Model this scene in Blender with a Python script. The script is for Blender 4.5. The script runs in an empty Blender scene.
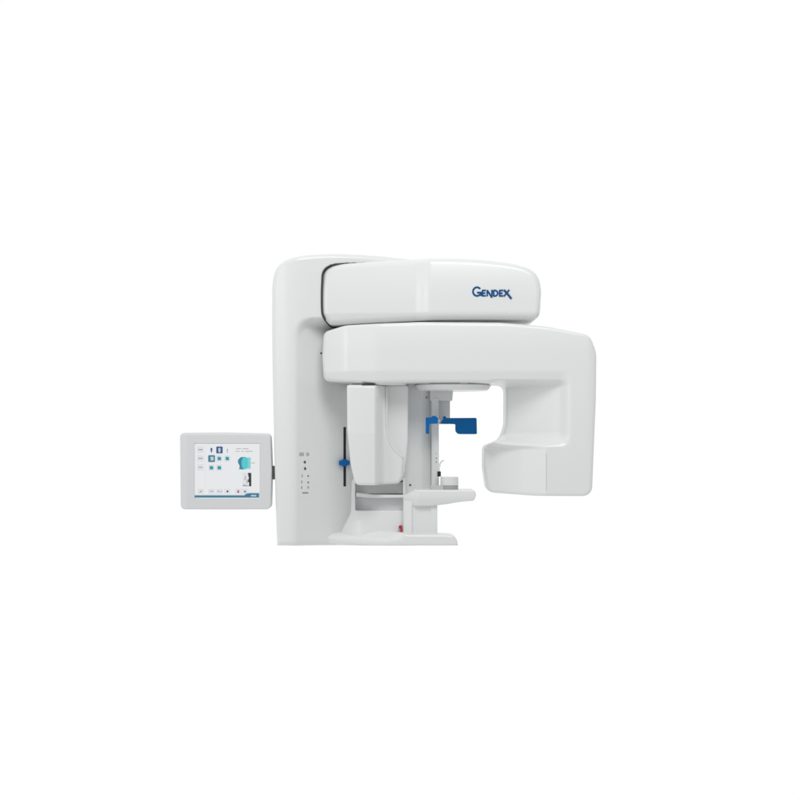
import bpy, bmesh, math
import numpy as np
from mathutils import Vector, Matrix

SC = bpy.context.scene
COL = SC.collection

# ------------------------------------------------------------------ camera
D = 6.4            # metres from the lens to the reference plane Y = 0
PXM = 0.004        # metres per photograph pixel on that plane
HZ = 440.0         # row of the eye level
ZC = 1.30          # eye height above the floor
cam = bpy.data.cameras.new('camera')
camo = bpy.data.objects.new('camera', cam)
COL.objects.link(camo)
camo.location = (0, -D, ZC)
camo.rotation_euler = (math.pi / 2, 0, 0)
cam.sensor_width = 36.0
cam.lens = 36.0 * D / (800 * PXM)
cam.shift_y = (HZ - 400) / 800.0
cam.clip_end = 200
SC.camera = camo


def P(u, v, Y):
    s = PXM * (D + Y) / D
    return Vector(((u - 400) * s, Y, ZC + (HZ - v) * s))


# ------------------------------------------------------------------ materials
def material(name, col, rough=0.4, coat=0.0, emit=0.0, noise=0.0):
    m = bpy.data.materials.new(name)
    m.use_nodes = True
    nt = m.node_tree
    b = nt.nodes['Principled BSDF']
    b.inputs['Base Color'].default_value = (*col, 1)
    b.inputs['Roughness'].default_value = rough
    b.inputs['Coat Weight'].default_value = coat
    b.inputs['Coat Roughness'].default_value = 0.12
    tc = nt.nodes.new('ShaderNodeTexCoord')
    nz = nt.nodes.new('ShaderNodeTexNoise')
    nz.inputs['Scale'].default_value = 420
    nz.inputs['Detail'].default_value = 2
    nt.links.new(tc.outputs['Object'], nz.inputs['Vector'])
    if name.find('blue') >= 0 or emit:
        b.inputs['Specular IOR Level'].default_value = 0.2
    if noise:
        bp = nt.nodes.new('ShaderNodeBump')
        bp.inputs['Strength'].default_value = noise
        bp.inputs['Distance'].default_value = 0.0006
        nt.links.new(nz.outputs['Fac'], bp.inputs['Height'])
        nt.links.new(bp.outputs['Normal'], b.inputs['Normal'])
        n2 = nt.nodes.new('ShaderNodeTexNoise')
        n2.inputs['Scale'].default_value = 5
        n2.inputs['Detail'].default_value = 4
        nt.links.new(tc.outputs['Object'], n2.inputs['Vector'])
        mr = nt.nodes.new('ShaderNodeMapRange')
        mr.inputs['To Min'].default_value = rough - 0.05
        mr.inputs['To Max'].default_value = rough + 0.05
        nt.links.new(n2.outputs['Fac'], mr.inputs['Value'])
        nt.links.new(mr.outputs['Result'], b.inputs['Roughness'])
    if emit:
        b.inputs['Emission Color'].default_value = (*col, 1)
        b.inputs['Emission Strength'].default_value = emit
        b.inputs['Base Color'].default_value = (0.02, 0.02, 0.02, 1)
    return m


WHITE = material('white_plastic', (0.77, 0.785, 0.775), 0.33, 0.12, noise=0.12)
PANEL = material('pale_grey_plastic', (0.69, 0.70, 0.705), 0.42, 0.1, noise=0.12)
GREY = material('grey_plastic', (0.38, 0.385, 0.39), 0.45, noise=0.1)
MIDGREY = material('mid_grey_plastic', (0.55, 0.555, 0.565), 0.45, noise=0.1)
SEAM = material('seam_grey', (0.60, 0.605, 0.61), 0.5)
HINGE = material('hinge_grey', (0.16, 0.16, 0.17), 0.5)
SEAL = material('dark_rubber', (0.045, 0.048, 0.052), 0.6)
BLACK = material('black_plastic', (0.012, 0.013, 0.015), 0.45)
BLUE = material('blue_plastic', (0.0, 0.085, 0.26), 0.38, noise=0.05)
BRIGHTBLUE = material('bright_blue_plastic', (0.004, 0.135, 0.43), 0.38, noise=0.05)
LOGO = material('logo_blue', (0.001, 0.075, 0.23), 0.5)
RED = material('red_plastic', (0.42, 0.02, 0.05), 0.4)
MARK = material('dark_print', (0.06, 0.065, 0.09), 0.6)
PALEMARK = material('pale_print', (0.40, 0.46, 0.45), 0.6)
MIDMARK = material('mid_print', (0.27, 0.29, 0.30), 0.6)


# ------------------------------------------------------------------ objects
def link(name, me, mat, parent=None, label=None):
    o = bpy.data.objects.new(name, me)
    COL.objects.link(o)
    if mat is not None:
        me.materials.append(mat)
    if parent is not None:
        o.parent = parent
        o.matrix_parent_inverse = base_inv(parent)
    if label:
        o['label'] = label
    return o


def base_inv(p):
    return Matrix.Translation(-Vector(p.location)) if p.parent is None else Matrix.Identity(4)


# ------------------------------------------------------------------ implicit solids
def sstep(a, b, t):
    x = np.clip((t - a) / (b - a), 0, 1)
    return x * x * (3 - 2 * x)


def ramp(t, k=3.0):
    """max(t,0) with a corner rounded over k pixels"""
    return 0.5 * (t + np.sqrt(t * t + k * k)) - 0.0


def ramp0(t, k=3.0):
    return np.where(t > k, t, np.where(t < -k, 0, (t + k) ** 2 / (4 * k)))


def poly_sd(u, v, pts):
    pts = np.asarray(pts, float)
    d2 = None
    sgn = None
    n = len(pts)
    for i in range(n):
        ax, ay = pts[i]
        bx, by = pts[i - 1]
        ex, ey = bx - ax, by - ay
        wx, wy = u - ax, v - ay
        t = np.clip((wx * ex + wy * ey) / (ex * ex + ey * ey + 1e-12), 0, 1)
        dx, dy = wx - ex * t, wy - ey * t
        q = dx * dx + dy * dy
        d2 = q if d2 is None else np.minimum(d2, q)
        c1 = v >= ay
        c2 = v < by
        c3 = ex * wy > ey * wx
        flip = (c1 & c2 & c3) | (~c1 & ~c2 & ~c3)
        s = np.where(flip, -1.0, 1.0)
        sgn = s if sgn is None else sgn * s
    return sgn * np.sqrt(d2)


def rinter(a, b, r):
    a = a + r
    b = b + r
    return np.minimum(np.maximum(a, b), 0) + np.sqrt(np.maximum(a, 0) ** 2 + np.maximum(b, 0) ** 2) - r


def smin(a, b, k):
    h = np.clip(0.5 + 0.5 * (b - a) / k, 0, 1)
    return b + (a - b) * h - k * h * (1 - h)


def rounded(pts, default=4.0, seg=7):
    """closed polygon, every corner replaced by an arc; a point is (x, y) or (x, y, radius)"""
    out = []
    n = len(pts)
    for i in range(n):
        p = Vector(pts[i][:2]); r = pts[i][2] if len(pts[i]) > 2 else default
        a = Vector(pts[i - 1][:2]) - p; b = Vector(pts[(i + 1) % n][:2]) - p
        la, lb = a.length, b.length
        if r <= 0 or la < 1e-6 or lb < 1e-6:
            out.append(tuple(p)); continue
        a /= la; b /= lb
        cosang = max(-0.9999, min(0.9999, a.dot(b)))
        ang = math.acos(cosang)
        if ang > 3.05:
            out.append(tuple(p)); continue
        t = min(r / math.tan(ang / 2), la * 0.48, lb * 0.48)
        r2 = t * math.tan(ang / 2)
        bis = (a + b).normalized()
        c = p + bis * (r2 / math.sin(ang / 2))
        p0 = p + a * t - c; p1 = p + b * t - c
        a0 = math.atan2(p0.y, p0.x); a1 = math.atan2(p1.y, p1.x)
        da = (a1 - a0 + math.pi) % (2 * math.pi) - math.pi
        for k in range(seg + 1):
            th = a0 + da * k / seg
            out.append((c.x + r2 * math.cos(th), c.y + r2 * math.sin(th)))
    return out


def spline(pts, n=6):
    """closed Catmull-Rom through the points"""
    out = []
    m = len(pts)
    P_ = [Vector(p) for p in pts]
    for i in range(m):
        p0, p1, p2, p3 = P_[i - 1], P_[i], P_[(i + 1) % m], P_[(i + 2) % m]
        for k in range(n):
            t = k / n
            q = 0.5 * ((2 * p1) + (p2 - p0) * t + (2 * p0 - 5 * p1 + 4 * p2 - p3) * t * t + (3 * p1 - p0 - 3 * p2 + p3) * t ** 3)
            out.append((q.x, q.y))
    return out


class Frame:
    """photograph rows and columns measured on the plane Y = yr, as metres"""
    def __init__(self, yr):
        self.yr = yr
        self.s = PXM * (D + yr) / D

    def uv(self, x, z):
        return 400 + x / self.s, HZ - (z - ZC) / self.s

    def solid(self, f, u0, u1, v0, v1, y0, y1, h):
        s = self.s
        x0, x1 = (u0 - 400) * s, (u1 - 400) * s
        z0, z1 = ZC + (HZ - v1) * s, ZC + (HZ - v0) * s
        X = np.arange(x0 - 2.3 * h, x1 + 3 * h, h)
        Y = np.arange(y0 - 2.3 * h, y1 + 3 * h, h)
        Z = np.arange(z0 - 2.3 * h, z1 + 3 * h, h)

        def F(x, y, z):
            u, v = self.uv(x, z)
            return f(u, y, v)
        V = F(X[:, None, None], Y[None, :, None], Z[None, None, :])
        V = np.broadcast_to(V, (len(X), len(Y), len(Z))).astype(np.float64)
        return surface(F, V, X, Y, Z, h)


def surface(F, V, X, Y, Z, h):
    nx, ny, nz = V.shape
    S = V < 0
    cnt = np.zeros((nx - 1, ny - 1, nz - 1), int)
    acc = np.zeros((nx - 1, ny - 1, nz - 1, 3))
    for ax in range(3):
        o = [k for k in range(3) if k != ax]
        for i in (0, 1):
            for j in (0, 1):
                sl0 = [None] * 3; sl1 = [None] * 3
                n = V.shape
                sl0[ax] = slice(0, n[ax] - 1); sl1[ax] = slice(1, n[ax])
                sl0[o[0]] = sl1[o[0]] = slice(i, n[o[0]] - 1 + i)
                sl0[o[1]] = sl1[o[1]] = slice(j, n[o[1]] - 1 + j)
                a = V[tuple(sl0)]; b = V[tuple(sl1)]
                cr = (a < 0) != (b < 0)
                t = np.where(cr, a / np.where(cr, a - b, 1), 0)
                cnt += cr
                acc[..., ax] += np.where(cr, t, 0)
                acc[..., o[0]] += np.where(cr, i, 0)
                acc[..., o[1]] += np.where(cr, j, 0)
    act = cnt > 0
    idx = -np.ones(act.shape, int)
    n = int(act.sum())
    idx[act] = np.arange(n)
    I, J, K = np.nonzero(act)
    off = acc[act] / cnt[act][:, None]
    x = X[0] + (I + off[:, 0]) * h
    y = Y[0] + (J + off[:, 1]) * h
    z = Z[0] + (K + off[:, 2]) * h
    x0, y0, z0 = x.copy(), y.copy(), z.copy()
    e = h * 0.12

    def grad(x, y, z):
        return ((F(x + e, y, z) - F(x - e, y, z)) / (2 * e), (F(x, y + e, z) - F(x, y - e, z)) / (2 * e),
                (F(x, y, z + e) - F(x, y, z - e)) / (2 * e))
    for it in range(4):
        g = grad(x, y, z)
        f = F(x, y, z)
        g2 = g[0] ** 2 + g[1] ** 2 + g[2] ** 2 + 1e-3
        st = np.clip(f / g2, -h, h)
        lim = 0.9 * h
        x = x0 + np.clip(x - g[0] * st - x0, -lim, lim)
        y = y0 + np.clip(y - g[1] * st - y0, -lim, lim)
        z = z0 + np.clip(z - g[2] * st - z0, -lim, lim)
    quads = []
    for ax in range(3):
        o = [(ax + 1) % 3, (ax + 2) % 3]
        n_ = V.shape
        sl0 = [slice(None)] * 3; sl1 = [slice(None)] * 3
        sl0[ax] = slice(0, n_[ax] - 1); sl1[ax] = slice(1, n_[ax])
        cr = S[tuple(sl0)] != S[tuple(sl1)]
        ii = np.array(np.nonzero(cr)).T
        ok = (ii[:, o[0]] > 0) & (ii[:, o[1]] > 0) & (ii[:, o[0]] < n_[o[0]] - 1) & (ii[:, o[1]] < n_[o[1]] - 1)
        ii = ii[ok]
        inside0 = S[tuple(sl0)][tuple(ii.T)]
        c = []
        for da, db in ((-1, -1), (0, -1), (0, 0), (-1, 0)):
            q = ii.copy(); q[:, o[0]] += da; q[:, o[1]] += db
            c.append(idx[tuple(q.T)])
        q = np.array(c).T
        q[~inside0] = q[~inside0][:, ::-1]
        quads.append(q)
    quads = np.concatenate(quads)
    me = bpy.data.meshes.new('solid')
    me.from_pydata(np.stack([x, y, z], 1).tolist(), [], quads.tolist())
    me.polygons.foreach_set('use_smooth', [True] * len(me.polygons))
    me.update()
    g = grad(x, y, z)
    nn = np.stack(g, 1)
    nn /= np.linalg.norm(nn, axis=1)[:, None] + 1e-9
    me.normals_split_custom_set_from_vertices(nn.tolist())
    return me


def ext(fr, pts, y0, y1, r, h=0.005, mat=WHITE, name='panel', parent=None, label=None, carve=None, add=None):
    """outline pts (pixels on fr) carried from depth y0 to y1 with edges rounded by r metres"""
    a = np.asarray(pts)
    f0 = y0 if callable(y0) else (lambda u, v: y0)
    f1 = y1 if callable(y1) else (lambda u, v: y1)

    def f(u, y, v):
        d = poly_sd(u, v, a) * fr.s
        dy = np.maximum(f0(u, v) - y, y - f1(u, v))
        q = rinter(d, dy, r)
        if carve is not None:
            q = np.maximum(q, -carve(u, y, v))
        return q
    uu, vv = np.meshgrid(np.linspace(a[:, 0].min(), a[:, 0].max(), 40), np.linspace(a[:, 1].min(), a[:, 1].max(), 40))
    ya = float(np.min(f0(uu, vv))); yb = float(np.max(f1(uu, vv)))
    me = fr.solid(f, a[:, 0].min(), a[:, 0].max(), a[:, 1].min(), a[:, 1].max(), ya, yb, h)
    return link(name, me, mat, parent, label)


def box_sd(u, y, v, u0, u1, y0, y1, v0, v1, s, r=0.0):
    dx = (np.abs(u - (u0 + u1) / 2) - (u1 - u0) / 2) * s + r
    dz = (np.abs(v - (v0 + v1) / 2) - (v1 - v0) / 2) * s + r
    dy = np.abs(y - (y0 + y1) / 2) - (y1 - y0) / 2 + r
    return np.minimum(np.maximum(np.maximum(dx, dy), dz), 0) + np.sqrt(
        np.maximum(dx, 0) ** 2 + np.maximum(dy, 0) ** 2 + np.maximum(dz, 0) ** 2) - r


# ------------------------------------------------------------------ printed marks and small pieces
def on(u, v, yf, fr):
    """world point where the sight line of pixel (u, v) meets the face y = yf on the part's own plane"""
    Y = fr.yr
    for _ in range(12):
        p = P(u, v, Y)
        a, b = fr.uv(p.x, p.z)
        Y = float(yf(np.array(a), np.array(b))) if callable(yf) else yf
    return P(u, v, Y)


def prism(bm, pts3, back, front):
    """closed polygon given as world points on a face, from `back` behind it to `front` before it"""
    a = [bm.verts.new((p.x, p.y - front, p.z)) for p in pts3]
    b = [bm.verts.new((p.x, p.y + back, p.z)) for p in pts3]
    n = len(a)
    bm.faces.new(a)
    bm.faces.new(b[::-1])
    for i in range(n):
        bm.faces.new((a[i], b[i], b[(i + 1) % n], a[(i + 1) % n]))


def mesh_of(bm, smooth=False):
    bmesh.ops.recalc_face_normals(bm, faces=bm.faces)
    me = bpy.data.meshes.new('piece')
    bm.to_mesh(me)
    bm.free()
    if smooth:
        me.polygons.foreach_set('use_smooth', [True] * len(me.polygons))
    return me


def mark(name, polys, yf, fr, mat, parent, front=0.0012, back=0.002, label=None):
    bm = bmesh.new()
    for pl in polys:
        prism(bm, [on(u, v, yf, fr) for u, v in pl], back, front)
    return link(name, mesh_of(bm), mat, parent, label)


def rect(u0, v0, u1, v1, r=0.0):
    p = [(u0, v0), (u1, v0), (u1, v1), (u0, v1)]
    return rounded(p, r, 4) if r else p


def disc(u, v, r, n=14, ry=None):
    return [(u + r * math.cos(2 * math.pi * k / n), v + (ry or r) * math.sin(2 * math.pi * k / n)) for k in range(n)]


def stroke(pts, w):
    """ribbon polygon along a polyline"""
    L = []; R = []
    n = len(pts)
    for i in range(n):
        p = Vector(pts[i])
        d0 = (p - Vector(pts[i - 1])).normalized() if i else None
        d1 = (Vector(pts[i + 1]) - p).normalized() if i < n - 1 else None
        d0 = d0 or d1; d1 = d1 or d0
        t = (d0 + d1).normalized()
        nrm = Vector((-t.y, t.x))
        k = min(1.6, 1 / max(0.35, nrm.dot(Vector((-d0.y, d0.x)))))
        L.append(tuple(p + nrm * w / 2 * k)); R.append(tuple(p - nrm * w / 2 * k))
    return L + R[::-1]


def lathe(name, prof, cx, cy, mat, parent, n=72, label=None, sx=1.0, sy=1.0):
    bm = bmesh.new()
    rings = []
    for r, z in prof:
        rings.append([bm.verts.new((cx + sx * r * math.cos(2 * math.pi * k / n), cy + sy * r * math.sin(2 * math.pi * k / n), z)) for k in range(n)])
    for a, b in zip(rings, rings[1:]):
        for k in range(n):
            bm.faces.new((a[k], a[(k + 1) % n], b[(k + 1) % n], b[k]))
    bm.faces.new(rings[0]); bm.faces.new(rings[-1])
    me = mesh_of(bm, True)
    me.set_sharp_from_angle(angle=math.radians(38))
    return link(name, me, mat, parent, label)


# ==================================================================== the x-ray machine
machine = bpy.data.objects.new('dental_xray_machine', None)
COL.objects.link(machine)
machine.location = P(365, 545.5, 0.2)
machine.empty_display_size = 0.1
machine['label'] = 'large white panoramic dental x-ray machine with blue head support and overhead arm'
machine['category'] = 'x-ray machine'

# ---- overhead arm outline (needed by the column's cavity too)
A = Frame(0.10)
arm_out = spline([(322, 282), (323, 272), (328.5, 266), (340, 263.2), (372, 261.2), (400, 260), (425, 259), (455, 259.2), (485, 261),
                  (510, 264.2), (527, 269), (536.5, 277), (540, 290), (539.6, 303), (539, 312), (537.4, 317.5), (532, 320.4), (520, 320.8),
                  (480, 320.6), (430, 321), (380, 322.6), (346, 324.2), (332, 324.4), (327, 321.5), (323, 316), (321.8, 309), (321.6, 295)], 5)


def arm_y0(u, v):
    y = 0.03 + 0.00060 * ramp0(428 - u, 5) + 0.020 * (1 - sstep(414, 431, u))
    y = y + 0.004 * 0.40 * ramp0(v - 313.5, 1.0)             # lower chamfer
    y = y + 0.010 * (np.minimum(v - 302, 0) / 30) ** 2    # gently domed side
    return y


# ---- column
C = Frame(0.14)
col_out = spline([(272, 300), (272.3, 285), (275, 271), (283, 262), (296, 257.2), (318, 254.4), (342, 253.4), (366, 254), (392, 255.6), (414, 258),
                  (422, 262), (424, 272), (424, 320), (424, 400), (424, 480), (424, 520), (424, 540), (423.6, 545.3), (420, 549), (400, 549.4), (345, 548), (300, 545.8),
                  (282, 545.5), (277.6, 545.3), (277, 541), (275.5, 500), (274, 440), (272.6, 380), (272, 340)], 5)


def col_y0(u, v):
    # a round-cornered panel that turns away from the frame
    cu, cv = 314.0, 341.0
    du, dv = np.minimum(u - cu, 0), np.minimum(v - cv, 0)
    rr = np.sqrt(du * du + dv * dv)
    inside = sstep(-5, 5, 19.0 - rr)
    y = 0.10 + 0.004 * 0.30 * ramp0(292 - u, 8)
    y = y + 0.008 * inside + inside * 0.004 * (1.0 * ramp0(u - 297, 3) - 0.75 * ramp0(u - 338, 10))
    y = y + (1 - inside) * 0.004 * 0.22 * ramp0(u - 300, 6)
    return y


seal_a = np.asarray(arm_out)


def cavity(u, y, v):
    k = C.s / A.s
    ua, va = 400 + (u - 400) * k, HZ + (v - HZ) * k
    d = (poly_sd(ua, va, seal_a) - 0.35 + 3.5 * sstep(362, 400, ua) * (va < 292)) * C.s
    return np.maximum(d, np.maximum(0.0 - y, y - 0.42))


column = ext(C, col_out, col_y0, 0.72, 0.022, 0.0052, WHITE, 'column', machine, carve=cavity)

# dark seal in the gap round the arm's root
bm = bmesh.new()
so = [p for p in arm_out if p[0] < 405]
cx_ = 372; cy_ = 292
full = []
for (u, v) in arm_out:
    du, dv = u - cx_, v - cy_
    full.append((u, v))
n = len(full)


def offset(pts, k):
    out = []
    m = len(pts)
    for i in range(m):
        t = (Vector(pts[(i + 1) % m]) - Vector(pts[i - 1])).normalized()
        nr = Vector((t.y, -t.x))
        out.append((pts[i][0] + nr.x * k, pts[i][1] + nr.y * k))
    return out


o_in = offset(arm_out, -0.3)
o_out = []
for (p, a_) in zip(arm_out, offset(arm_out, 1.0)):
    k_ = 1 - 0.85 * float(sstep(340, 370, np.array(p[0]))) if p[1] < 300 else 1.0
    o_out.append((p[0] + (a_[0] - p[0]) * k_, p[1] + (a_[1] - p[1]) * k_))
for i in range(n):
    j = (i + 1) % n
    if max(arm_out[i][0], arm_out[j][0]) > 368:
        continue
    q = []
    for (u, v), dep in ((o_in[i], 0), (o_out[i], 0), (o_out[j], 0), (o_in[j], 0)):
        s = A.s
        yy = float(col_y0(np.array(u), np.array(v))) - 0.0025
        q.append((Vector(((u - 400) * s, yy, ZC + (HZ - v) * s)), Vector(((u - 400) * s, yy + 0.06, ZC + (HZ - v) * s))))
    fr_ = [bm.verts.new(a) for a, b in q]
    bk_ = [bm.verts.new(b) for a, b in q]
    bm.faces.new(fr_)
    bm.faces.new(bk_[::-1])
    for k in range(4):
        bm.faces.new((fr_[k], bk_[k], bk_[(k + 1) % 4], fr_[(k + 1) % 4]))
bmesh.ops.remove_doubles(bm, verts=bm.verts, dist=1e-5)
link('gap_seal', mesh_of(bm), SEAL, column)

# ---- overhead arm
overhead = ext(A, arm_out, arm_y0, 0.46, 0.024, 0.005, WHITE, 'overhead_arm', machine)

# lettering on its side
W = 1.8


def arc(cx, cy, rx, ry, a0, a1, n=14):
    return [(cx + rx * math.cos(math.radians(a0 + (a1 - a0) * k / n)), cy + ry * math.sin(math.radians(a0 + (a1 - a0) * k / n))) for k in range(n + 1)]


letters = [
    stroke(arc(477.0, 291.6, 4.0, 4.3, -38, -330, 18), W), stroke([(476.9, 292.6), (481.2, 292.6), (481.2, 296.0)], W),
    stroke([(485.8, 290.3), (482.6, 290.5), (482.4, 293.1), (482.6, 295.8), (485.9, 295.8)], 1.55), stroke([(482.4, 293.1), (485.4, 293.1)], 1.55),
    stroke([(487.2, 296.3), (487.2, 290.0)], 1.55), stroke([(487.2, 290.2), (491.8, 297.6)], 1.65), stroke([(491.8, 297.6), (491.9, 289.8)], 1.55),
    stroke([(493.6, 296.0), (493.6, 290.4)], 1.55), stroke([(493.4, 290.4)] + arc(494.6, 293.2, 3.1, 2.8, -90, 90, 10) + [(493.4, 296.0)], 1.55),
    stroke([(503.0, 290.3), (499.7, 290.5), (499.5, 293.2), (499.7, 295.9), (503.1, 295.9)], 1.55), stroke([(499.5, 293.2), (502.6, 293.2)], 1.55),
    stroke([(503.9, 289.9), (507.2, 293.6), (511.4, 298.8)], 2.0), stroke([(509.2, 289.8), (503.8, 296.4)], 1.55),
]
bm = bmesh.new()
for k, pl in enumerate(letters):
    prism(bm, [on(u, v, arm_y0, A) for u, v in pl], 0.004, 0.0014 + 0.00012 * k)
link('logo', mesh_of(bm), LOGO, overhead)

# ---- rotating arm: beam, leg and tube head in one moulding
R = Frame(0.0)
c_out = rounded([(322.2, 330, 7), (345, 324.4, 40), (420, 321.6, 60), (500, 322.2, 60), (548, 326, 60), (590, 334.5, 13), (597.2, 352, 30), (596.6, 400, 30),
                 (594, 460, 40), (592.5, 496.4, 10), (535, 496.2, 40), (489.5, 493.8, 8), (486.0, 468, 20), (486.4, 446, 6),
                 (503.5, 439.5, 12), (508.6, 425, 30), (508.8, 383.2, 7), (470, 382.2, 30), (420, 382.2, 30), (362, 383.0, 30), (322.4, 379.9, 6), (320.8, 356, 20)], 5, 8)


def c_y0(u, v):
    y = 0.004 * 0.28 * ramp0(378 - u, 5) + 0.004 * 0.5 * ramp0(343 - u, 5)
    y = y + 0.008 * (np.minimum(v - 352, 0) / 25) ** 2
    low = 1 - sstep(560, 572, u)
    y = y + low * 0.004 * 0.36 * ramp0(np.minimum(v, 385) - 371, 1.0) * (1 - sstep(432, 448, v))
    inner = sstep(379, 386.5, v) * (1 - sstep(434, 447, v)) * sstep(486, 506, u)
    y = y + inner * (0.004 * 0.62 * ramp0(566 - np.maximum(u, 486), 5) + 0.004 * (1 - sstep(559, 571, u)))
    blk = sstep(438, 450, v)
    y = y + blk * (0.004 * 0.55 * ramp0(546 - u, 1.0) + 0.004 * 0.30 * ramp0(523 - u, 2))
    y = y + 0.004 * 0.35 * ramp0(u - 590, 4)
    return y


rot = ext(R, c_out, c_y0, 0.36, 0.013, 0.005, WHITE, 'rotating_arm', machine)

mark('seam', [rect(545.9, 453, 546.7, 490)], c_y0, R, SEAM, rot, 0.0007, 0.004)

# bearing discs under the beam
zb = P(0, 382.0, 0.10).z
lathe('swivel_plate', [(0.128, zb - 0.033), (0.140, zb - 0.032), (0.147, zb - 0.028), (0.155, zb - 0.015), (0.157, zb - 0.012), (0.155, zb - 0.010), (0.12, zb - 0.009)],
      P(453, 0, 0.205).x, 0.205, WHITE, machine, 96)
lathe('swivel_bearing', [(0.150, zb - 0.0095), (0.150, zb + 0.02)], P(453, 0, 0.205).x, 0.205, WHITE, machine, 96)
lathe('head_mount', [(0.100, zb - 0.013), (0.111, zb - 0.012), (0.116, zb - 0.009), (0.118, zb - 0.004), (0.118, zb + 0.02)], P(378, 0, 0.16).x, 0.16, WHITE, machine, 72)
for a, b in ((430, 460), (468, 489)):  # dark strips paint in the shade of the gap between disc and beam
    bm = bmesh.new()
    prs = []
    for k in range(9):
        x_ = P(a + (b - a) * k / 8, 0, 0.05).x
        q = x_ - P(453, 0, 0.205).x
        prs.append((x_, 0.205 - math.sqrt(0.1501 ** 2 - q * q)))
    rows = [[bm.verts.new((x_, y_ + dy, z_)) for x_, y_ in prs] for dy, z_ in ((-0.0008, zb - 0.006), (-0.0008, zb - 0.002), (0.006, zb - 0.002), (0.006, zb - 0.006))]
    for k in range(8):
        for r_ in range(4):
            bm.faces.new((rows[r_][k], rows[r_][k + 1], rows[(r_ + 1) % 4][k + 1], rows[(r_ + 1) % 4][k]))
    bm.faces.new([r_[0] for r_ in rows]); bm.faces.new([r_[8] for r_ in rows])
    link('gap_shade_strip', mesh_of(bm), SEAL, machine)
mark('mount_slot', [rect(362, 383.7, 375, 384.7)], 0.03, Frame(0.03), SEAL, machine, 0.002, 0.012)

# ---- detector head hanging from the left end of the beam
H = Frame(0.03)
head_out = rounded([(346.6, 384.8, 2), (386, 384.8, 2), (386.6, 428, 30), (391, 446, 30), (404.2, 458.4, 5), (402.5, 478, 8), (399, 484.4, 5), (375, 485.6, 60), (355, 485.4, 6),
                    (350.5, 466, 60), (347, 430, 60)], 3, 7)


def head_y0(u, v):
    y = 0.025 + 0.075 * sstep(374.0, 384.5, u) + 0.004 * 0.16 * ramp0(362 - u, 8)
    y = y + 0.003 * sstep(429.5, 434.5, v) * (1 - sstep(368, 378, u)) * 0 + 0.004 * 0.12 * ramp0(v - 433, 1.5)
    return y


head = ext(H, head_out, head_y0, 0.30, 0.014, 0.0042, WHITE, 'detector_head', machine)
hb_out = rounded([(380, 384.8, 2), (408.4, 384.8, 3), (408.2, 440, 20), (406.6, 458, 10), (404.6, 472, 10), (402, 482, 4), (380, 482, 2)], 3)
ext(Frame(0.08), hb_out, lambda u, v: 0.135 + 0.004 * 0.15 * ramp0(u - 398, 6), 0.29, 0.008, 0.0042, WHITE, 'rear_cover', head)

bm = bmesh.new()
path = []
ctl = [(386.3, 386.5), (386.5, 408), (386.8, 426), (388.2, 438), (391.6, 446.4), (397.4, 453), (403.6, 458.2)]
for i_ in range(len(ctl) - 1):
    p0, p1, p2, p3 = [Vector(ctl[max(0, min(len(ctl) - 1, i_ + d_))]) for d_ in (-1, 0, 1, 2)]
    for k_ in range(6):
        t = k_ / 6
        q = 0.5 * ((2 * p1) + (p2 - p0) * t + (2 * p0 - 5 * p1 + 4 * p2 - p3) * t * t + (3 * p1 - p0 - 3 * p2 + p3) * t ** 3)
        path.append(q)
ringv = []
for i_, q in enumerate(path):
    t = (path[min(i_ + 1, len(path) - 1)] - path[max(i_ - 1, 0)]).normalized()
    nr = Vector((-t.y, -t.x))
    yy = float(head_y0(np.array(q.x), np.array(q.y))) + 0.006
    c = Vector(((q.x - 400) * H.s, yy, ZC + (HZ - q.y) * H.s))
    ringv.append([bm.verts.new((c.x + (-t.y) * 0.0042 * math.cos(a_), c.y - 0.0075 * math.sin(a_), c.z + (-t.x) * 0.0042 * math.cos(a_)))
                  for a_ in [2 * math.pi * m_ / 12 for m_ in range(12)]])
for a_, b_ in zip(ringv, ringv[1:]):
    for m_ in range(12):
        bm.faces.new((a_[m_], a_[(m_ + 1) % 12], b_[(m_ + 1) % 12], b_[m_]))
bm.faces.new(ringv[0]); bm.faces.new(ringv[-1])
link('trim_edge', mesh_of(bm, True), WHITE, head)

# ---- height scale on the column: slot and slider
slot = mark('height_slot', [rect(343.5, 427, 346.0, 486.4, 0.6)], col_y0, C, BLACK, machine, 0.0015, 0.004)
mark('slider', [rounded([(339.2, 460.4), (342, 460.4), (342, 459.2), (347, 459.2), (347, 460.4), (349.6, 460.4), (349.6, 465.0), (347, 465.0), (347, 466.4), (342, 466.4), (342, 465.0), (339.2, 465.0)], 0.6, 3)],
     col_y0, C, BRIGHTBLUE, slot, 0.022, -0.001)

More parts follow.
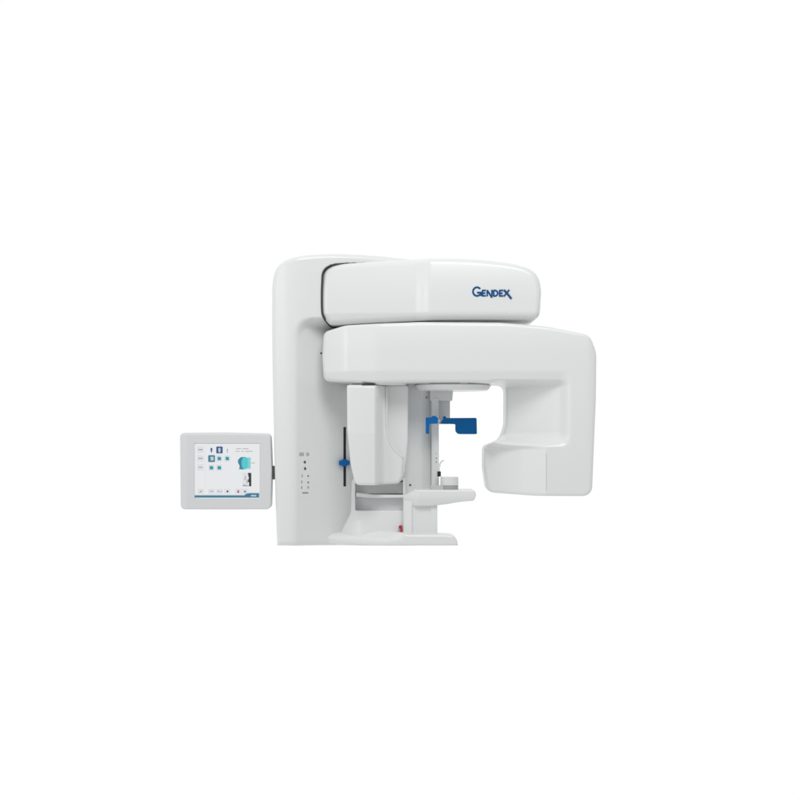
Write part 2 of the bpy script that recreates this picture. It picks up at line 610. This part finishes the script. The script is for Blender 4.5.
# ---- keypad printed on the column
pad = mark('keypad', [rect(297.6, 448.5, 312.6, 497.2, 1.5)], col_y0, C, WHITE, column, 0.0006, 0.003)
PK = dict(front=0.0016, back=-0.0003)
mark('status_window', [rect(299.4, 452.6, 304.0, 456.0, 0.5)], col_y0, C, PALEMARK, pad, **PK)
mark('status_window', [rect(306.4, 452.6, 309.2, 456.0, 0.5)], col_y0, C, PALEMARK, pad, **PK)
mark('arrow_key', [[(303.4, 462.4), (304.9, 460.3), (306.4, 462.4), (305.6, 462.6), (305.4, 463.6), (304.4, 463.6), (304.2, 462.6)]], col_y0, C, MARK, pad, **PK)
mark('arrow_key', [[(303.6, 468.4), (304.6, 468.1), (304.8, 466.9), (305.6, 466.9), (305.8, 468.1), (306.8, 468.4), (305.2, 470.4)]], col_y0, C, MARK, pad, **PK)
for (u, v, w, hh, m) in ((302.2, 475.8, 0.9, 2.9, MIDMARK), (308.2, 476.0, 1.6, 1.4, MARK), (301.9, 481.9, 1.0, 2.8, MIDMARK), (308.3, 482.4, 1.5, 1.5, MARK),
                         (301.8, 487.6, 1.3, 2.4, MIDMARK), (308.3, 487.4, 2.2, 2.4, PALEMARK)):
    mark('key', [rounded([(u - w / 2, v - hh / 2), (u + w * 0.2, v - hh / 2), (u + w / 2, v), (u + w * 0.4, v + hh / 2), (u - w * 0.3, v + hh / 2)], 0.15, 2)], col_y0, C, m, pad, **PK)
mark('key_bar', [rect(302.4, 492.2, 308.3, 493.5, 0.4)], col_y0, C, MIDMARK, pad, **PK)
mark('screw', [disc(321.2, 353.2, 0.9)], col_y0, C, SEAL, column)

# ---- pedestal under the head, with an open niche and a shelf lip
Q = Frame(0.17)
ped_out = rounded([(351.6, 478, 4), (405.6, 478, 2), (405.6, 502, 1), (412, 503, 1), (412, 545.5, 1), (334, 545.5, 1), (350.5, 513, 12)], 2)


def niche(u, y, v):
    return box_sd(u, y, v, 355.3, 403, 0.0, 0.27, 480, 510.5, Q.s, 0.006)


def ped_y0(u, v):
    low = sstep(508, 522, v)
    return 0.17 + 0.004 * (1.4 * ramp0(354.5 - u, 2) * (1 - low) + 1.0 * ramp0(357 - u, 9) * low) - 0.0036 * 0.14 * ramp0(v - 513, 4)


ped = ext(Q, ped_out, ped_y0, 0.42, 0.007, 0.0042, WHITE, 'pedestal', machine, carve=niche)
ext(Q, rounded([(356, 492.6), (372, 494.4, 20), (404, 494.8), (404, 497.8), (372, 498, 20), (356, 496.6)], 0.6), 0.166, 0.24, 0.003, 0.0025, WHITE, 'niche_shelf', ped)
mark('niche_panel', [rect(354.8, 482, 403.2, 493.5)], 0.212, Frame(0.212), WHITE, ped, 0.0, 0.004)
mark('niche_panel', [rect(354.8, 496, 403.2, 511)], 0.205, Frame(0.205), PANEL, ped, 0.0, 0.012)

# ---- foot
B = Frame(0.07)
base_out = rounded([(314, 538, 5), (345, 534, 20), (380, 532.4, 10), (402, 532.8, 10), (408, 534.6, 6), (444, 534.6, 10), (453.6, 535.6, 5), (457.2, 540, 5), (458.2, 545.8, 0.4), (314, 545.8, 0.6)], 3)


def base_y0(u, v):
    left = 1 - sstep(384, 408, u)
    return 0.07 + 0.004 * 0.62 * ramp0(388 - u, 14) + left * 0.004 * 1.9 * ramp0(539.5 - v, 2.0)


ext(B, base_out, base_y0, lambda u, v: 0.215 + 0.2 * (1 - sstep(380, 410, u)), 0.010, 0.004, WHITE, 'foot', machine)

# ---- rear panel and carriage that carry the patient supports
K = Frame(0.25)
ext(K, rounded([(398, 384, 1), (432.5, 384, 1), (432.5, 500, 1), (398, 500, 1)], 1), lambda u, v: 0.235 + 0.004 * 0.9 * ramp0(u - 421.5, 1.2), 0.40, 0.004, 0.004, WHITE, 'rear_panel', machine)
mark('screw', [disc(426.6, 397.4, 0.55, 10, 1.0)], 0.252, Frame(0.252), SEAL, machine, 0.002, 0.01)
mark('screw', [disc(410.2, 485.0, 1.0)], 0.235, Frame(0.235), SEAL, machine, 0.002, 0.01)
T = Frame(0.24)
car = ext(T, rounded([(431.4, 398, 0.5), (438.8, 398, 0.8), (439.0, 492, 0.8), (431.4, 492, 0.5)], 0.6), lambda u, v: 0.235 + 0.004 * 0.5 * ramp0(434.5 - u, 0.6), 0.34, 0.004, 0.003, WHITE, 'carriage', machine)
for v in (453.6, 458.2, 462.0):
    mark('indicator_dot', [disc(436.2, v, 0.55)], 0.235, Frame(0.235), PALEMARK if v < 456 else MARK, car, 0.0015, 0.002)
ext(T, rounded([(430.5, 400, 0.6), (450.2, 400, 0.8), (450.2, 424, 2), (430.5, 424, 1)], 0.6), 0.262, 0.38, 0.004, 0.003, PANEL, 'upper_bracket', machine)
ext(T, rounded([(429.8, 390, 0.8), (453.2, 390, 1), (452.4, 400.8, 1.2), (429.8, 400.8, 1)], 0.6), 0.240, 0.39, 0.005, 0.003, WHITE, 'bracket_cap', machine)

# ---- blue head support: two blades on a hub
BF = Frame(0.16)
blue = ext(BF, rounded([(425.6, 417.4, 0.8), (431.2, 417.2, 0.5), (432.4, 415.9, 1.2), (435.6, 415.9, 1.8), (438.2, 418.4, 1.5), (437.9, 423.6, 0.6), (429.6, 423.9, 0.4), (429.3, 433.9, 1.0), (425.8, 433.9, 1.0)], 0.6),
           0.155, 0.185, 0.003, 0.0022, BRIGHTBLUE, 'head_support', machine)
ext(BF, rounded([(439.6, 423.7, 0.6), (442.6, 419.8, 0.5), (443.4, 416.2, 1.0), (445.6, 416.2, 0.8), (446.4, 418, 0.4), (476.6, 417.8, 1.3), (477.0, 434.2, 1.3), (455.3, 434.2, 4.6), (455.3, 424.2, 0.8)], 0.6),
    0.155, 0.175, 0.003, 0.0022, BLUE, 'head_support', machine)
bm = bmesh.new()
nseg = 20
x0 = P(438.9, 420.6, 0.16)
ra = [[bm.verts.new((x0.x + 0.0042 * math.cos(2 * math.pi * k / nseg), y, x0.z + 0.0042 * math.sin(2 * math.pi * k / nseg))) for k in range(nseg)] for y in (0.162, 0.262)]
for k in range(nseg):
    bm.faces.new((ra[0][k], ra[0][(k + 1) % nseg], ra[1][(k + 1) % nseg], ra[1][k]))
bm.faces.new(ra[0]); bm.faces.new(ra[1])
link('support_pin', mesh_of(bm, False), WHITE, machine)
bm = bmesh.new()
for uu in (434, 444):
    prism(bm, [P(uu - 2, 419, 0.174), P(uu + 2, 419, 0.174), P(uu + 2, 422.6, 0.174), P(uu - 2, 422.6, 0.174)], 0.095, 0.0)
link('support_bracket', mesh_of(bm), PANEL, machine)

# ---- chin rest: tray, cup, bite holder
N = Frame(0.08)
tray_out = rounded([(402.4, 496.6, 2), (414.5, 489.8, 4), (440, 490.0, 10), (474.6, 490.2, 2.5), (476.2, 494.5, 3), (474.2, 500.8, 3), (462, 501.8, 12), (446, 504.4, 20), (430, 506.4, 20), (404.2, 506.2, 2.5)], 2)


def tray_y0(u, v):
    return 0.07 + 0.004 * 0.9 * ramp0(417.5 - u, 1.4) + 0.004 * 0.5 * ramp0(v - 497.5, 3) - 0.0


tray = ext(N, tray_out, tray_y0, 0.30, 0.006, 0.003, WHITE, 'chin_tray', machine)
cx, cy = P(449.4, 480, 0.185).x, 0.185
zt, z1, z2 = P(0, 476.6, 0.15).z, P(0, 485.4, 0.15).z, P(0, 490.2, 0.15).z
cup = lathe('chin_cup', [(0.020, zt - 0.002), (0.034, zt - 0.001), (0.0368, zt - 0.004), (0.0372, zt - 0.010), (0.0372, z1)][::-1], cx, cy, WHITE, machine, 48)
lathe('cup_ring', [(0.0364, z2 - 0.004), (0.0364, z1 - 0.0002)], cx, cy, GREY, cup, 48)
ext(Frame(0.18), rounded([(430.6, 485.2, 0.4), (444, 485.4, 0.4), (444, 490.6, 0.4), (430.6, 490.6, 0.4)], 0.3), 0.16, 0.21, 0.002, 0.0022, MIDGREY, 'cup_base', machine)
bm = bmesh.new()
prism(bm, [P(u, v, 0.19) for u, v in stroke([(438.9, 474), (439.1, 468), (439.9, 464.2), (441.4, 461.6), (444.0, 460.4)], 1.7)], 0.010, 0.0)
link('bite_holder', mesh_of(bm), WHITE, machine)
bm = bmesh.new()
prism(bm, [P(u, v, 0.185) for u, v in rounded([(437.4, 471.4), (440.9, 471.4), (440.9, 476.6), (437.4, 476.6)], 0.5, 3)], 0.022, 0.0)
link('bite_clamp', mesh_of(bm), BLACK, machine)

# ---- post between tray and foot, with a red tag beside it
S_ = Frame(0.10)
post = ext(S_, rounded([(403.2, 501, 0.5), (437.4, 501, 0.8), (437.4, 540, 0.5), (403.2, 540, 0.5)], 0.5),
           lambda u, v: 0.10 + 0.004 * 0.8 * ramp0(410.5 - u, 0.8) + 0.006 * sstep(411.5, 413, u) * (1 - sstep(430.5, 432, u)), 0.21, 0.005, 0.003, WHITE, 'post', machine)
mark('red_tag', [[(398.8, 525.8), (402.0, 525.2), (402.2, 532.2), (400.2, 532.2), (400.4, 528.6), (398.8, 528.4)]], 0.135, Frame(0.135), RED, machine, 0.004, 0.02)

# ==================================================================== touch screen
screen = bpy.data.objects.new('touchscreen_monitor', None)
COL.objects.link(screen)
screen.location = P(225, 510, 0.2)
screen.empty_display_size = 0.05
screen['label'] = 'small grey-framed touchscreen monitor fixed to the left side of the white machine'
screen['category'] = 'monitor'
M = Frame(0.16)


def mon_y0(u, v):
    y = 0.16 + 0.004 * 0.55 * ramp0(186.2 - u, 1.2) + 0.004 * 0.5 * ramp0(434.8 - v, 1.0)
    return y


def mon_hole(u, y, v):
    return box_sd(u, y, v, 194.6, 259.9, 0.1, 0.168, 443.6, 498.4, M.s, 0.0)


casing = ext(M, rounded([(179.2, 432.6, 4.5), (225, 432.2, 30), (270.4, 433.2, 5), (271.8, 470, 30), (270.8, 509.4, 5), (225, 509.6, 30), (180.0, 509.4, 4.5)], 4), mon_y0, 0.24, 0.006, 0.003, PANEL,
             'casing', screen, carve=mon_hole)
bm = bmesh.new()
prism(bm, [P(u, v, 0.2) for u, v in rect(269.5, 465.8, 276, 479.4)], 0.02, 0.012)
link('hinge', mesh_of(bm), HINGE, screen)

EM = 0.8
sc_white = material('screen_white', (0.86, 0.87, 0.89), 0.3, emit=0.90)
sc_pane = material('screen_pale', (0.78, 0.79, 0.82), 0.3, emit=0.9)
sc_text = material('screen_text', (0.36, 0.38, 0.42), 0.3, emit=EM)
sc_dark = material('screen_dark', (0.03, 0.035, 0.05), 0.3, emit=EM)
sc_navy = material('screen_navy', (0.06, 0.12, 0.30), 0.3, emit=EM)
sc_slate = material('screen_slate', (0.09, 0.24, 0.36), 0.3, emit=EM)
sc_teal = material('screen_teal', (0.05, 0.46, 0.50), 0.3, emit=EM)
sc_cyan = material('screen_cyan', (0.10, 0.68, 0.76), 0.3, emit=EM)
sc_mint = material('screen_mint', (0.26, 0.76, 0.72), 0.3, emit=EM)
sc_head = material('screen_head', (0.05, 0.28, 0.40), 0.3, emit=EM)
sc_bar = material('screen_bar', (0.045, 0.22, 0.33), 0.3, emit=EM)
sc_grey = material('screen_grey', (0.45, 0.46, 0.48), 0.3, emit=EM)
sc_red = material('screen_red', (0.60, 0.16, 0.20), 0.3, emit=EM)
sc_lite = material('screen_lite', (0.62, 0.75, 0.82), 0.3, emit=EM)

YS = 0.166
FS = Frame(YS)
disp = mark('display', [rect(194.7, 443.7, 259.8, 498.3)], YS, FS, sc_white, screen, 0.0, 0.0015)


def icon(name, polys, mat, level=1):
    mark(name, polys, YS, FS, mat, disp, 0.0004 * level, -0.0004 * (level - 1) - 0.0001)


# scale of the enlargement I measured from
def z(px, py):
    return (175 + px * 0.1375, 425 + py * 0.1375)


def zr(x0, y0, x1, y1, r=0.0):
    a = z(x0, y0); b = z(x1, y1)
    return rect(a[0], a[1], b[0], b[1], r)


def zp(pts):
    return [z(*p) for p in pts]


icon('side_bar', [zr(216, 150, 219, 460)], sc_pane)
for y in (180, 243, 308):
    icon('tab_button', [zr(160, y - 24, 208, y + 24, 0.5)], sc_pane)
    icon('tab_text', [zr(170, y - 4, 202, y + 3)], sc_text if y < 300 else sc_grey, 2)
icon('figure_icon', [disc(*z(265, 174), 1.1), zr(259, 178, 271, 192), zr(262, 190, 268, 202)], sc_navy)
icon('selected_tile', [zr(300, 156, 347, 207, 0.9)], sc_navy)
icon('selected_figure', [disc(*z(323, 174), 1.1), zr(315, 180, 332, 190), zr(319, 188, 328, 202)], sc_lite, 2)
icon('figure_icon', [disc(*z(381, 178), 0.6), zr(379, 182, 383, 202)], sc_slate)
icon('selected_tile', [zr(241, 219, 291, 270, 0.9)], sc_slate)
icon('selected_scan', [rounded(zp([(256, 232), (280, 230), (282, 256), (262, 260)]), 0.5, 3)], sc_lite, 2)
for (x, y) in ((322, 244), (380, 244), (265, 311), (322, 311)):
    icon('scan_tile', [zr(x - 22, y - 23, x + 22, y + 23, 0.6)], sc_pane)
    icon('scan_icon', [rounded(zp([(x - 14, y - 13), (x + 10, y - 13), (x + 15, y - 2), (x + 13, y + 13), (x - 12, y + 13)]), 0.3, 2)], sc_teal, 2)
    icon('scan_detail', [zr(x - 6, y - 5, x + 7, y + 6)], sc_head, 3)
icon('text_line', [zr(444, 170, 482, 175), zr(490, 170, 535, 175)], sc_grey)
icon('text_line', [zr(440, 189, 470, 194), zr(482, 189, 500, 194), zr(510, 189, 565, 194)], sc_grey)
icon('head_panel', [zr(490, 236, 550, 318)], sc_mint)
icon('head_profile', [zp([(500, 232), (478, 234), (462, 248), (457, 262), (459, 276), (467, 290), (470, 302), (466, 322), (498, 324), (512, 310)])], sc_head, 2)
icon('head_scan', [disc(*z(508, 277), 3.3, 20, 6.4)], sc_cyan, 3)
icon('pointer_text', [zr(553, 274, 580, 279)], sc_grey)
icon('xray_picture', [zr(492, 348, 555, 446)], sc_pane)
icon('xray_dark_side', [zp([(530, 348), (555, 348), (555, 446), (538, 446), (540, 420), (528, 410), (538, 385), (534, 372)])], sc_dark, 2)
icon('xray_shadow', [zp([(496, 432), (515, 436), (534, 440), (534, 446), (492, 446)]), zp([(508, 376), (516, 366), (514, 392), (504, 404)]), zr(520, 395, 527, 425)], sc_grey, 2)
for (x, m) in ((187, sc_pane), (266, sc_pane), (324, sc_pane), (382, sc_pane), (459, sc_pane), (509, sc_pane)):
    icon('tool_button', [zr(x - 24, 463, x + 24, 500, 0.4)], m)
icon('tool_icon', [zp([(176, 490), (194, 474), (199, 479), (182, 494)])], sc_text, 2)
icon('tool_icon', [zr(253, 480, 279, 485)], sc_text, 2)
icon('tool_icon', [zr(310, 478, 320, 486), zr(324, 482, 344, 486)], sc_text, 2)
icon('tool_icon', [disc(*z(382, 483), 1.0)], sc_dark, 2)
icon('tool_icon', [zr(453, 474, 467, 494, 0.3)], sc_red, 2)
icon('tool_icon', [disc(*z(509, 484), 1.05)], sc_head, 2)
icon('bottom_bar', [zp([(144, 512), (505, 512), (522, 496), (612, 496), (612, 528), (144, 528)])], sc_bar)
icon('bar_text', [zr(552, 509, 592, 519, 0.3)], sc_lite, 2)
icon('bottom_line', [zp([(144, 506), (500, 506), (517, 491), (612, 491), (612, 494.5), (521, 494.5), (504, 510), (144, 510)])], sc_lite)

# ==================================================================== light
w = bpy.data.worlds.new('World')
SC.world = w
w.use_nodes = True
nt = w.node_tree
bg = nt.nodes['Background']
tc = nt.nodes.new('ShaderNodeTexCoord')
sep = nt.nodes.new('ShaderNodeSeparateXYZ')
nt.links.new(tc.outputs['Generated'], sep.inputs['Vector'])
mr = nt.nodes.new('ShaderNodeMapRange')       # white backdrop all round the subject, dimmer room behind the photographer
mr.interpolation_type = 'SMOOTHSTEP'
mr.inputs['From Min'].default_value = -0.75
mr.inputs['From Max'].default_value = 0.5
mr.inputs['To Min'].default_value = 0.0
mr.inputs['To Max'].default_value = 1.0
dx = nt.nodes.new('ShaderNodeMath')            # world light dimmed to the right, added to shade right-facing faces
dx.operation = 'MULTIPLY_ADD'
dx.inputs[1].default_value = -0.34
nt.links.new(sep.outputs['X'], dx.inputs[0])
nt.links.new(sep.outputs['Y'], dx.inputs[2])
nt.links.new(dx.outputs[0], mr.inputs['Value'])
mixc = nt.nodes.new('ShaderNodeMix')
mixc.data_type = 'RGBA'
mixc.inputs[6].default_value = (0.385, 0.39, 0.40, 1)
mixc.inputs[7].default_value = (1.02, 1.02, 1.02, 1)
fl = nt.nodes.new('ShaderNodeMapRange')       # white studio floor below
fl.interpolation_type = 'SMOOTHSTEP'
fl.inputs['From Min'].default_value = -0.10
fl.inputs['From Max'].default_value = -0.65
fl.inputs['To Max'].default_value = 0.75
nt.links.new(sep.outputs['Z'], fl.inputs['Value'])
mx = nt.nodes.new('ShaderNodeMath')
mx.operation = 'MAXIMUM'
nt.links.new(mr.outputs['Result'], mx.inputs[0])
nt.links.new(fl.outputs['Result'], mx.inputs[1])
nt.links.new(mx.outputs[0], mixc.inputs[0])
nt.links.new(mixc.outputs[2], bg.inputs['Color'])
bg.inputs['Strength'].default_value = 1.0


def lamp(name, loc, target, size, power, col=(1, 1, 1)):
    l = bpy.data.lights.new(name, 'AREA')
    l.shape = 'DISK'
    l.size = size
    l.energy = power
    l.color = col
    o = bpy.data.objects.new(name, l)
    COL.objects.link(o)
    o.location = loc
    o.rotation_euler = (Vector(target) - Vector(loc)).to_track_quat('-Z', 'Y').to_euler()
    return o


lamp('key_softbox', (0.5, -3.7, 5.35), (0.1, 0, 1.5), 2.6, 140, (1.0, 0.995, 0.985))
lamp('fill_softbox', (-3.4, -3.0, 2.4), (0.0, 0, 1.5), 1.6, 22)

SC.view_settings.view_transform = 'Standard'
SC.view_settings.look = 'None'
SC.view_settings.exposure = 0
SC.view_settings.gamma = 1
